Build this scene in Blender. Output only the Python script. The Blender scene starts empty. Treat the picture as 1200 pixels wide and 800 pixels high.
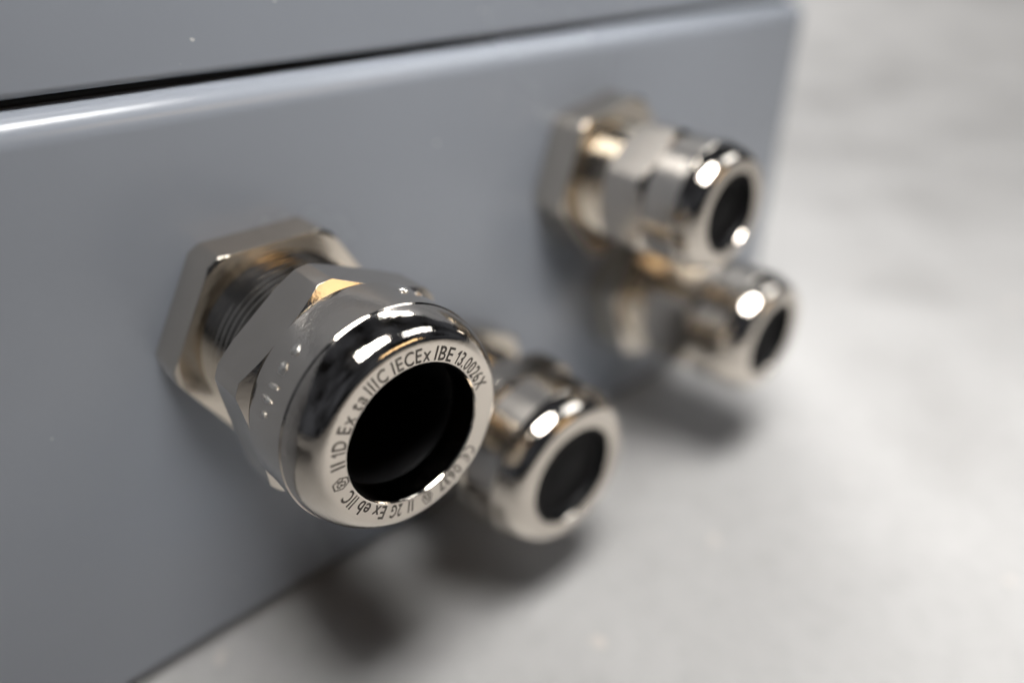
import bpy, bmesh, math, random
from mathutils import Vector, Matrix

random.seed(7)
scene = bpy.context.scene
COL = scene.collection
R_ = math.radians

# ------------------------------------------------------------------ camera
# wall of the enclosure = plane y 0, floor = plane z 0, metres
cam_d = bpy.data.cameras.new('camera')
cam = bpy.data.objects.new('camera', cam_d)
COL.objects.link(cam)
scene.camera = cam
cam_d.sensor_width = 36.0
cam_d.lens = 849.0 / 1200.0 * 36.0
cam_d.clip_start = 0.005
cam_d.clip_end = 60.0
PITCH = math.atan2(504.0, 849.0)
HEAD = R_(47.4)
cam.location = (0.0, -0.1655, 0.191)
fwd = Vector((math.cos(HEAD) * math.cos(PITCH), math.sin(HEAD) * math.cos(PITCH), -math.sin(PITCH)))
cam.rotation_euler = fwd.to_track_quat('-Z', 'Y').to_euler()
cam_d.dof.use_dof = True
cam_d.dof.focus_distance = 0.146
cam_d.dof.aperture_fstop = 2.9
cam_d.dof.aperture_blades = 0

# ------------------------------------------------------------------ world: dim workshop surroundings
world = bpy.data.worlds.new('World')
scene.world = world
world.use_nodes = True
wn, wl = world.node_tree.nodes, world.node_tree.links
wn.clear()
w_out = wn.new('ShaderNodeOutputWorld')
w_bg = wn.new('ShaderNodeBackground')
w_tc = wn.new('ShaderNodeTexCoord')
w_nz = wn.new('ShaderNodeTexNoise')
w_nz.inputs['Scale'].default_value = 2.6
w_nz.inputs['Detail'].default_value = 3.0
w_rp = wn.new('ShaderNodeValToRGB')
w_rp.color_ramp.elements[0].position = 0.36
w_rp.color_ramp.elements[0].color = (0.003, 0.003, 0.003, 1)
w_rp.color_ramp.elements[1].position = 0.66
w_rp.color_ramp.elements[1].color = (0.055, 0.06, 0.072, 1)
wl.new(w_tc.outputs['Generated'], w_nz.inputs['Vector'])
wl.new(w_nz.outputs['Fac'], w_rp.inputs['Fac'])
wl.new(w_rp.outputs['Color'], w_bg.inputs['Color'])
w_bg.inputs['Strength'].default_value = 1.0
wl.new(w_bg.outputs['Background'], w_out.inputs['Surface'])

# ------------------------------------------------------------------ lamps of the workshop and an added floor fill
def area(name, loc, target, sx, sy, watt, col):
    l = bpy.data.lights.new(name, 'AREA')
    l.shape = 'RECTANGLE'
    l.size, l.size_y, l.energy, l.color = sx, sy, watt, col
    o = bpy.data.objects.new(name, l)
    COL.objects.link(o)
    o.location = loc
    d = (Vector(target) - Vector(loc)).normalized()
    x = Vector((1, 0, 0))
    z = -d
    y = z.cross(x).normalized()
    x = y.cross(z)
    o.rotation_euler = Matrix((x, y, z)).transposed().to_euler()
    return o

area('bench_lamp_near', (0.075, -0.185, 0.62), (0.27, -0.085, 0.0), 0.27, 0.17, 1.52, (1.0, 0.985, 0.97)).data.spread = R_(90)
area('bench_lamp_far', (0.80, -0.34, 0.88), (0.30, -0.03, 0.05), 0.50, 0.30, 1.8, (0.96, 0.98, 1.0))
area('floor_fill_back', (1.75, 1.50, 2.0), (1.1, 0.6, 0.0), 1.1, 0.75, 92, (1.0, 0.985, 0.97))  # fill light added behind the box to brighten the far floor
area('warm_work_lamp', (0.75, -1.45, 0.90), (0.1, 0.0, 0.1), 0.85, 0.34, 1.9, (1.0, 0.68, 0.36))

# ------------------------------------------------------------------ render
scene.render.engine = 'CYCLES'
scene.cycles.use_denoising = True
scene.cycles.max_bounces = 8
scene.cycles.caustics_reflective = False
scene.cycles.caustics_refractive = False
scene.cycles.sample_clamp_indirect = 6.0
scene.view_settings.view_transform = 'Standard'
scene.view_settings.look = 'None'
scene.view_settings.exposure = 0.0
scene.view_settings.gamma = 1.0
scene.view_settings.use_curve_mapping = False


# ------------------------------------------------------------------ materials
def mat(name):
    m = bpy.data.materials.new(name)
    m.use_nodes = True
    nt = m.node_tree
    return m, nt, nt.nodes, nt.links, nt.nodes['Principled BSDF']


def noise(nodes, links, scale, detail=4.0, rough=0.55, coord=None):
    n = nodes.new('ShaderNodeTexNoise')
    n.inputs['Scale'].default_value = scale
    n.inputs['Detail'].default_value = detail
    n.inputs['Roughness'].default_value = rough
    if coord is not None:
        links.new(coord, n.inputs['Vector'])
    return n


def ramp(nodes, links, src, stops):
    r = nodes.new('ShaderNodeValToRGB')
    e = r.color_ramp.elements
    r.color_ramp.interpolation = 'EASE'
    while len(e) < len(stops):
        e.new(0.5)
    for k, (p, c) in enumerate(stops):
        e[k].position = p
        e[k].color = (c, c, c, 1) if isinstance(c, (int, float)) else (*c, 1)
    links.new(src, r.inputs['Fac'])
    return r


def m_nickel(name, base, r0, r1, bump=0.12):
    m, nt, N, L, b = mat(name)
    tc = N.new('ShaderNodeTexCoord').outputs['Object']
    n1 = noise(N, L, 260, 5, 0.6, tc)
    rr = ramp(N, L, n1.outputs['Fac'], [(0.35, r0), (0.7, r1)])
    L.new(rr.outputs['Color'], b.inputs['Roughness'])
    n2 = noise(N, L, 90, 3, 0.5, tc)
    cr = ramp(N, L, n2.outputs['Fac'], [(0.3, tuple(c * 0.93 for c in base)), (0.7, base)])
    L.new(cr.outputs['Color'], b.inputs['Base Color'])
    b.inputs['Metallic'].default_value = 1.0
    n3 = noise(N, L, 900, 4, 0.6, tc)
    bp = N.new('ShaderNodeBump')
    bp.inputs['Strength'].default_value = bump
    bp.inputs['Distance'].default_value = 0.0004
    L.new(n3.outputs['Fac'], bp.inputs['Height'])
    L.new(bp.outputs['Normal'], b.inputs['Normal'])
    return m


M_NICKEL = m_nickel('nickel_plate', (0.73, 0.67, 0.595), 0.035, 0.09, 0.10)
M_NICKEL_HEX = m_nickel('nickel_plate_milled', (0.71, 0.65, 0.575), 0.07, 0.14, 0.10)
M_NUT = m_nickel('nickel_plate_satin', (0.73, 0.665, 0.58), 0.11, 0.19, 0.10)
M_BITE = m_nickel('nickel_bruised', (0.80, 0.77, 0.72), 0.28, 0.42, 0.2)
M_THREAD = m_nickel('nickel_plate_thread', (0.76, 0.69, 0.59), 0.09, 0.16, 0.05)


def m_rubber():
    m, nt, N, L, b = mat('black_rubber')
    b.inputs['Base Color'].default_value = (0.006, 0.006, 0.0065, 1)
    b.inputs['Roughness'].default_value = 0.5
    b.inputs['Specular IOR Level'].default_value = 0.12
    return m


M_RUBBER = m_rubber()


def m_ink():
    m, nt, N, L, b = mat('laser_marking')
    tc = N.new('ShaderNodeTexCoord').outputs['Object']
    n = noise(N, L, 2500, 3, 0.6, tc)
    c = ramp(N, L, n.outputs['Fac'], [(0.3, (0.018, 0.015, 0.012)), (0.72, (0.12, 0.105, 0.09))])
    L.new(c.outputs['Color'], b.inputs['Base Color'])
    b.inputs['Roughness'].default_value = 0.6
    b.inputs['Metallic'].default_value = 0.2
    return m


M_INK = m_ink()


def m_paint(name, base):
    m, nt, N, L, b = mat(name)
    tc = N.new('ShaderNodeTexCoord').outputs['Object']
    n1 = noise(N, L, 9, 4, 0.55, tc)
    c = ramp(N, L, n1.outputs['Fac'], [(0.3, tuple(x * 0.965 for x in base)), (0.7, tuple(x * 1.02 for x in base))])
    # sparse pale specks: dust and tiny chips in the paint
    v = noise(N, L, 330, 1.5, 0.5, tc)
    sp = ramp(N, L, v.outputs['Fac'], [(0.765, 0.0), (0.79, 1.0)])
    mx = N.new('ShaderNodeMix')
    mx.data_type = 'RGBA'
    L.new(sp.outputs['Color'], mx.inputs[0])
    L.new(c.outputs['Color'], mx.inputs[6])
    mx.inputs[7].default_value = (0.62, 0.62, 0.62, 1)
    L.new(mx.outputs[2], b.inputs['Base Color'])
    n2 = noise(N, L, 14, 4, 0.6, tc)
    rr = ramp(N, L, n2.outputs['Fac'], [(0.25, 0.20), (0.75, 0.29)])
    L.new(rr.outputs['Color'], b.inputs['Roughness'])
    n3 = noise(N, L, 420, 2, 0.5, tc)
    bp = N.new('ShaderNodeBump')
    bp.inputs['Strength'].default_value = 0.06
    bp.inputs['Distance'].default_value = 0.0004
    L.new(n3.outputs['Fac'], bp.inputs['Height'])
    L.new(bp.outputs['Normal'], b.inputs['Normal'])
    b.inputs['Specular IOR Level'].default_value = 0.62
    return m


M_PAINT = m_paint('grey_paint', (0.288, 0.312, 0.352))


def m_gasket():
    m, nt, N, L, b = mat('gasket_foam')
    b.inputs['Base Color'].default_value = (0.012, 0.012, 0.011, 1)
    b.inputs['Roughness'].default_value = 0.85
    return m


M_GASKET = m_gasket()


def m_concrete():
    m, nt, N, L, b = mat('pale_concrete')
    tc = N.new('ShaderNodeTexCoord').outputs['Object']
    n1 = noise(N, L, 11, 6, 0.6, tc)
    c1 = ramp(N, L, n1.outputs['Fac'], [(0.28, (0.350, 0.344, 0.336)), (0.52, (0.395, 0.390, 0.383)), (0.76, (0.435, 0.430, 0.423))])
    n2 = noise(N, L, 120, 5, 0.65, tc)
    c2 = ramp(N, L, n2.outputs['Fac'], [(0.3, 0.92), (0.6, 1.0)])
    mx = N.new('ShaderNodeMix')
    mx.data_type = 'RGBA'
    mx.blend_type = 'MULTIPLY'
    mx.inputs[0].default_value = 1.0
    L.new(c1.outputs['Color'], mx.inputs[6])
    L.new(c2.outputs['Color'], mx.inputs[7])
    n4 = noise(N, L, 48, 2, 0.5, tc)
    gr = ramp(N, L, n4.outputs['Fac'], [(0.70, 0.0), (0.77, 0.6)])
    m2 = N.new('ShaderNodeMix')
    m2.data_type = 'RGBA'
    L.new(gr.outputs['Color'], m2.inputs[0])
    L.new(mx.outputs[2], m2.inputs[6])
    m2.inputs[7].default_value = (0.60, 0.55, 0.49, 1)
    L.new(m2.outputs[2], b.inputs['Base Color'])
    rr = ramp(N, L, n1.outputs['Fac'], [(0.3, 0.38), (0.7, 0.6)])
    L.new(rr.outputs['Color'], b.inputs['Roughness'])
    bp = N.new('ShaderNodeBump')
    bp.inputs['Strength'].default_value = 0.25
    bp.inputs['Distance'].default_value = 0.002
    L.new(n2.outputs['Fac'], bp.inputs['Height'])
    L.new(bp.outputs['Normal'], b.inputs['Normal'])
    return m


M_FLOOR = m_concrete()


# ------------------------------------------------------------------ helpers
def link(name, me, material, parent=None, sharp=None):
    if sharp is not None:
        for p in me.polygons:
            p.use_smooth = True
        me.set_sharp_from_angle(angle=R_(sharp))
    me.materials.append(material)
    o = bpy.data.objects.new(name, me)
    COL.objects.link(o)
    if parent is not None:
        o.parent = parent
    return o


def pydata(name, v, f):
    me = bpy.data.meshes.new(name)
    me.from_pydata(v, [], f)
    me.update()
    bm = bmesh.new()
    bm.from_mesh(me)
    bmesh.ops.remove_doubles(bm, verts=bm.verts, dist=1e-7)
    bmesh.ops.dissolve_degenerate(bm, edges=bm.edges, dist=1e-8)
    bmesh.ops.recalc_face_normals(bm, faces=bm.faces)
    bm.to_mesh(me)
    bm.free()
    return me


def bevel(o, width, seg=2, ang=28):
    b = o.modifiers.new('edge_round', 'BEVEL')
    b.width, b.segments, b.limit_method, b.angle_limit = width, seg, 'ANGLE', R_(ang)
    b.harden_normals = True
    return o


def columns(apothem, r_corner, ang0, n_flat, n_arc):
    """angles and outer radius of a hexagon whose corners are turned down to r_corner"""
    half = math.acos(min(1.0, apothem / r_corner))
    half = min(half, math.pi / 6)
    out = []
    for k in range(6):
        mid = ang0 + R_(30) + k * R_(60)          # ang0 points at a corner
        for i in range(n_flat):
            a = -half + 2 * half * i / n_flat
            out.append((mid + a, apothem / math.cos(a)))
        arc = R_(60) - 2 * half
        if arc > 1e-4:
            for i in range(n_arc):
                out.append((mid + half + arc * i / n_arc, r_corner))
        else:
            pass
    return out


def sweep(cols, fn):
    """fn(r_hex) -> list of (r, y) from bore round to bore; columns joined into a closed ring"""
    v, f, n = [], [], None
    for a, r in cols:
        pr = fn(r)
        n = len(pr)
        for (rr, y) in pr:
            v.append((rr * math.cos(a), y, rr * math.sin(a)))
    m = len(cols)
    for i in range(m):
        j = (i + 1) % m
        for k in range(n):
            l = (k + 1) % n
            f.append((i * n + k, j * n + k, j * n + l, i * n + l))
    return v, f


def hex_nut(name, apothem, ang, y_back, y_front, bore, r0_front, r0_back, slope=0.55):
    rc = apothem * 1.118          # corners turned off a little

    def fn(r):
        yf = y_front + max(0.0, r - r0_front) * slope
        yb = y_back - max(0.0, r - r0_back) * slope
        return [(bore, y_front), (min(r, r0_front), y_front), (r, yf), (r, yb), (min(r, r0_back), y_back), (bore, y_back)]
    v, f = sweep(columns(apothem, rc, ang, 20, 5), fn)
    return pydata(name, v, f)


def dome_nut(name, r_out, y_back, y_front, bore, r_face, fil, flare):
    """round cap nut: plain turned sleeve, wide rounded shoulder, flat ring face, flared bore"""
    yc = y_front + fil
    a_r = r_out - r_face
    pts = [(bore - 0.0004, y_front + 0.0100)]
    pts += [(bore - flare * q, y_front + y) for q, y in ((1.0, 0.0066), (0.85, 0.0047), (0.54, 0.0030), (0.18, 0.0016))]
    pts += [(bore, y_front + 0.0005), (bore + 0.0002, y_front + 0.0001), (bore + 0.0005, y_front)]
    pts.append((r_face - 0.0010, y_front))
    for i in range(21):
        t = math.pi / 2 - (math.pi / 2 - R_(24)) * i / 20
        pts.append((r_face + a_r * math.cos(t) / math.cos(R_(24)), yc - fil * (math.sin(t) - math.sin(R_(24))) / (1 - math.sin(R_(24)))))
    pts += [(r_out + 0.0003, yc + 0.0004), (r_out + 0.0003, y_back - 0.0020), (r_out + 0.0003, y_back - 0.0009),
            (r_out - 0.0007, y_back), (bore - 0.0004, y_back)]
    return lathe(name, pts, 160, True)


def thread_mesh(name, r, depth, pitch, y0, y1):
    """helical V thread; every crest and root runs along one row of vertices"""
    n_a, prof = 120, [(0.0, 1.0), (0.12, 1.0), (0.5, 0.0), (0.62, 0.0)]
    turns = int(abs(y1 - y0) / pitch) - 1
    rows = [(t + p, q) for t in range(turns + 1) for p, q in prof]
    per = len(prof)
    v, f = [], []
    for i in range(n_a):
        a = 2 * math.pi * i / n_a
        for p, q in rows:
            rr = r - depth * (1 - q)
            v.append((rr * math.cos(a), y0 - pitch * (p + i / n_a), rr * math.sin(a)))
    n = len(rows)
    for i in range(n_a):
        for k in range(n - 1):
            if i < n_a - 1:
                f.append((i * n + k, (i + 1) * n + k, (i + 1) * n + k + 1, i * n + k + 1))
            elif k + 1 + per < n:
                f.append((i * n + k, k + per, k + 1 + per, i * n + k + 1))
    return pydata(name, v, f)


def lathe(name, prof, n=96, close=False):
    v, f = [], []
    m = len(prof)
    for i in range(n):
        a = 2 * math.pi * i / n
        for r, y in prof:
            v.append((r * math.cos(a), y, r * math.sin(a)))
    for i in range(n):
        j = (i + 1) % n
        for k in range(m - 1 + (1 if close else 0)):
            l = (k + 1) % m
            f.append((i * m + k, j * m + k, j * m + l, i * m + l))
    return pydata(name, v, f)


# ------------------------------------------------------------------ floor
def make_floor():
    v = [(-4, -4, 0), (4, -4, 0), (4, 4, 0), (-4, 4, 0)]
    me = bpy.data.meshes.new('floor')
    me.from_pydata(v, [], [(0, 1, 2, 3)])
    o = link('floor', me, M_FLOOR)
    o['kind'] = 'structure'
    return o


make_floor()


# ------------------------------------------------------------------ enclosure
def rounded_loop(x0, x1, y0, y1, r, n=8):
    pts = []
    for cx, cy, a0 in ((x1 - r, y0 + r, -90), (x1 - r, y1 - r, 0), (x0 + r, y1 - r, 90), (x0 + r, y0 + r, 180)):
        for i in range(n + 1):
            a = R_(a0 + 90 * i / n)
            pts.append((cx + r * math.cos(a), cy + r * math.sin(a)))
    return pts


def loft(name, rings, cap_bottom=True, cap_top=True):
    """rings: list of (inset, z); outline shrinks by inset"""
    v, f, n = [], [], None
    for ins, z in rings:
        lp = rounded_loop(BX0 + ins, BX1 - ins, BY0 + ins, BY1 - ins, max(0.0006, 0.0095 - ins))
        n = len(lp)
        v += [(x, y, z) for x, y in lp]
    for k in range(len(rings) - 1):
        for i in range(n):
            j = (i + 1) % n
            f.append((k * n + i, k * n + j, (k + 1) * n + j, (k + 1) * n + i))
    if cap_bottom:
        f.append(tuple(reversed(range(n))))
    if cap_top:
        f.append(tuple(range((len(rings) - 1) * n, len(rings) * n)))
    me = bpy.data.meshes.new(name)
    me.from_pydata(v, [], f)
    me.update()
    return me


BX0, BX1, BY0, BY1 = -0.22, 0.3296, 0.0, 0.26
Z_RIM, Z_LID = 0.1580, 0.1600


def make_enclosure():
    root = bpy.data.objects.new('enclosure', None)
    COL.objects.link(root)
    root.location = ((BX0 + BX1) / 2, (BY0 + BY1) / 2, 0)
    root['label'] = 'grey painted metal enclosure with closed lid standing on pale concrete'
    root['category'] = 'enclosure'
    inv = Matrix.Translation(-root.location)

    def part(name, me, m, sharp=35):
        me.transform(inv)
        return link(name, me, m, root, sharp)
    rings = [(0.020, 0.0), (0.020, 0.0034), (0.0026, 0.0034), (0.0012, 0.0037), (0.0003, 0.0044), (0.0, 0.0056), (0.0, 0.0062), (0.0, Z_RIM - 0.0070)]
    rr = 0.0064
    for i in range(9):
        a = R_(90 * i / 8)
        rings.append((rr * (1 - math.cos(a)), Z_RIM - rr + rr * math.sin(a)))
    part('body', loft('body', rings), M_PAINT)
    part('gasket', loft('gasket', [(0.0085, Z_RIM - 0.0003), (0.0080, Z_RIM + 0.0010), (0.0080, Z_LID + 0.0009)]), M_GASKET)
    q = 0.0040
    rings = [(q + 0.0030, Z_LID + 0.0006), (q + 0.0010, Z_LID), (q + 0.0004, Z_LID + 0.0002), (q, Z_LID + 0.0010), (q, Z_LID + 0.0016),
             (q, 0.2174), (q, 0.2180), (q + 0.0009, 0.2206), (q + 0.003, 0.2220)]
    part('lid', loft('lid', rings), M_PAINT)
    return root


make_enclosure()


# ------------------------------------------------------------------ cable glands
def gland(loc, s, ly, label, angs, seal, flare=0.0, nut_k=1.0, nut_t=1.0, neck=0.0222, body_y=-0.0312):
    """origin on the wall, axis along -y; dimensions of the large gland, scaled by s (length by s*ly)"""
    root = bpy.data.objects.new('cable_gland', None)
    COL.objects.link(root)
    root.location = loc
    root.scale = (s, s * ly, s)
    root['label'] = label
    root['category'] = 'cable gland'
    root['group'] = 'cable glands screwed into the enclosure wall'
    aA, aB = (R_(a) for a in angs)
    o = link('locknut', hex_nut('locknut', 0.0254 * nut_k, aA, 0.0, -0.0120 * nut_t, 0.0190, 0.0274 * nut_k, 0.0302 * nut_k), M_NUT, root, 25)
    bevel(o, 0.0004)
    o = link('thread', thread_mesh('thread', neck, 0.0012, 0.0022, -0.0070, -0.0350), M_THREAD, root, 20)
    o = link('gland_body', hex_nut('gland_body', 0.0247, aB, body_y, -0.0435, 0.0175, 0.0252, 0.0256), M_NICKEL_HEX, root, 25)
    bevel(o, 0.00022)
    nut = link('dome_nut', dome_nut('dome_nut', 0.0253, -0.0437, -0.0655, 0.0159, 0.0201, 0.0082, flare), M_NICKEL, root, 13)
    # rubber seal inside the bore
    if seal == 'open':
        prof = [(0.0165, -0.0584), (0.0152, -0.0588), (0.0148, -0.0580), (0.0145, -0.0550), (0.0138, -0.0480), (0.0132, -0.0380), (0.0130, -0.0150), (0.0, -0.0150)]
    else:
        prof = [(0.01586, -0.0650), (0.0154, -0.0652), (0.0147, -0.0645), (0.0140, -0.0625), (0.0120, -0.0618), (0.0085, -0.0616), (0.0060, -0.0620), (0.0035, -0.0624), (0.0, -0.0625)]
    link('seal', lathe('seal', prof), M_RUBBER, root, 50)
    return root, nut


# big gland carries the lettering
G1, NUT1 = gland((0.0652, 0, 0.0990), 1.0, 1.0,
                 'large nickel cable gland lettered round its face with wide open black bore', (120, 97), 'open', 0.0008)
gland((0.1210, 0, 0.0515), 0.965, 0.955,
      'nickel cable gland with black rubber seal low beside the largest gland', (95, 110), 'plug', 0.0, 1.0, 1.0, 0.0230)
gland((0.1885, 0, 0.1130), 0.778, 1.14,
      'smaller nickel cable gland set high above another near the enclosure corner', (70, 96), 'plug', 0.0, 1.22, 1.25, 0.0240, -0.0265)
gland((0.2190, 0, 0.0600), 0.858, 1.145,
      'smaller nickel cable gland set low beneath another near the enclosure corner', (108, 92), 'plug', 0.0, 1.15, 1.25, 0.0242, -0.0250)


# lettering -----------------------------------------------------------
Y_FACE = -0.0655 - 0.00004
R_BASE, CAP_H = 0.01650, 0.0031


def text_mesh(body):
    cu = bpy.data.curves.new('lettering', 'FONT')
    cu.body = body
    cu.size = 1.0
    cu.resolution_u = 3
    cu.offset = 0.012
    o = bpy.data.objects.new('lettering', cu)
    COL.objects.link(o)
    dg = bpy.context.evaluated_depsgraph_get()
    me = bpy.data.meshes.new_from_object(o.evaluated_get(dg))
    bpy.data.objects.remove(o)
    bpy.data.curves.remove(cu)
    v = [tuple(p.co[:2]) for p in me.vertices]
    f = [tuple(p.vertices) for p in me.polygons]
    bpy.data.meshes.remove(me)
    return v, f


CAPREF = None
lv, lf = [], []


def put(v, f, mid, width, y0, y1, base=R_BASE, h=CAP_H):
    """lay a flat shape on the ring: x runs clockwise, y outward"""
    x0, x1 = min(p[0] for p in v), max(p[0] for p in v)
    off = len(lv)
    for x, y in v:
        a = R_(mid - width * ((x - x0) / (x1 - x0) - 0.5))
        r = base + h * (y - y0) / (y1 - y0)
        lv.append((r * math.cos(a), Y_FACE, r * math.sin(a)))
    for q in f:
        lf.append(tuple(i + off for i in q))


hv, hf = text_mesh('H')
Y0, Y1 = min(p[1] for p in hv), max(p[1] for p in hv)


def merge(items):
    v, f = [], []
    for a, b in items:
        o = len(v)
        v += a
        f += [tuple(i + o for i in q) for q in b]
    return v, f


def word(body, mid, width):
    x, items = 0.0, []
    for ch in body:
        if ch == '1':
            w, h = 0.062, Y1 - Y0
            v = [(0.13, Y0), (0.24, Y0), (0.24, Y1), (0.16, Y1), (0.0, Y1 - 0.26 * h), (0.0, Y1 - 0.38 * h), (0.13, Y1 - 0.27 * h)]
            f = [(0, 1, 2, 6), (2, 3, 4, 6), (4, 5, 6)]
        else:
            v, f = text_mesh(ch)
        a, b = min(p[0] for p in v), max(p[0] for p in v)
        items.append(([(p[0] - a + x, p[1]) for p in v], f))
        x += b - a + (0.17 if ch in 'I1' else 0.11)
    v, f = merge(items)
    put(v, f, mid, width, Y0, Y1)


def stroke(points, w, closed=False):
    v, f = [], []
    n = len(points)
    for i, (x, y) in enumerate(points):
        if closed:
            a, b = points[i - 1], points[(i + 1) % n]
        else:
            a, b = points[max(0, i - 1)], points[min(n - 1, i + 1)]
        dx, dy = b[0] - a[0], b[1] - a[1]
        l = math.hypot(dx, dy) or 1
        v += [(x - dy / l * w, y + dx / l * w), (x + dy / l * w, y - dx / l * w)]
    for i in range(n if closed else n - 1):
        j = (i + 1) % n
        f.append((2 * i, 2 * j, 2 * j + 1, 2 * i + 1))
    return v, f


def ce_mark(mid, width):
    def arc(cx):
        return [(cx + 0.5 * math.cos(R_(a)), 0.5 + 0.5 * math.sin(R_(a))) for a in range(65, 296, 15)]
    v, f = merge([stroke(arc(0.5), 0.07), stroke(arc(1.55), 0.07), stroke([(1.06, 0.5), (1.62, 0.5)], 0.07)])
    put(v, f, mid, width, 0, 1)


def ex_hexagon(mid, width):
    hexa = [(0.62 * math.cos(R_(a)), 0.5 + 0.60 * math.sin(R_(a))) for a in range(0, 360, 60)]
    e = [(-0.08 + 0.20 * math.cos(R_(a)), 0.63 + 0.14 * math.sin(R_(a))) for a in range(50, 281, 23)]
    e2 = [(-0.08 + 0.22 * math.cos(R_(a)), 0.35 + 0.15 * math.sin(R_(a))) for a in range(80, 311, 23)]
    v, f = merge([stroke(hexa, 0.055, True), stroke(e, 0.05), stroke(e2, 0.05),
                  stroke([(0.08, 0.72), (0.36, 0.28)], 0.05), stroke([(0.36, 0.72), (0.08, 0.28)], 0.05)])
    put(v, f, mid, width, 0, 1)


ce_mark(-43, 12)
word('0637', -64, 21)
ex_hexagon(-85, 9)
word('II', -99, 4.2)
word('2G', -111, 9)
word('Ex', -126, 11)
word('eb', -141, 11)
word('IIC', -156, 11)
ex_hexagon(-172, 9.5)
word('II', 174, 5)
word('1D', 162, 10.5)
word('Ex', 146, 12)
word('ta', 131, 10)
word('IIIC', 115, 16)
word('IECEx', 88, 29.5)
word('IBE', 62, 15.5)
word('13.0026X', 31, 39)
lme = bpy.data.meshes.new('lettering')
lme.from_pydata(lv, [], lf)
lme.update()
lo = link('lettering', lme, M_INK, NUT1)
lo['label'] = 'dark laser-marked approval text running round the ring face'


# wrench bites on the nut corners --------------------------------------
def bite(a, r, y, sx, sy, seed):
    rnd = random.Random(seed)
    bm = bmesh.new()
    bmesh.ops.create_icosphere(bm, subdivisions=2, radius=1.0)
    for v in bm.verts:
        v.co *= 0.55 + 0.8 * rnd.random()
        v.co.x *= sx
        v.co.y *= sy
        v.co.z *= 0.00045
    tilt = Matrix.Rotation(rnd.uniform(-0.5, 0.5), 4, 'Z')
    n = Vector((math.cos(a), 0, math.sin(a)))
    t = Vector((-math.sin(a), 0, math.cos(a)))
    b = Matrix((t, Vector((0, 1, 0)), n)).transposed().to_4x4()
    bm.transform(Matrix.Translation(n * r + Vector((0, y, 0))) @ b @ tilt)
    me = bpy.data.meshes.new('wrench_mark')
    bm.to_mesh(me)
    bm.free()
    link('wrench_mark', me, M_BITE, NUT1, 12)


for k, (a, y, sx, sy) in enumerate([(128, -.0510, .0010, .0012), (137, -.0508, .0013, .0013), (146, -.0506, .0005, .0018),
                                    (153, -.0504, .0005, .0018), (160, -.0502, .0006, .0008),
                                    (66, -.0495, .0012, .0008), (57, -.0497, .0009, .0006)]):
    bite(R_(a), 0.02560, y, sx, sy, k)
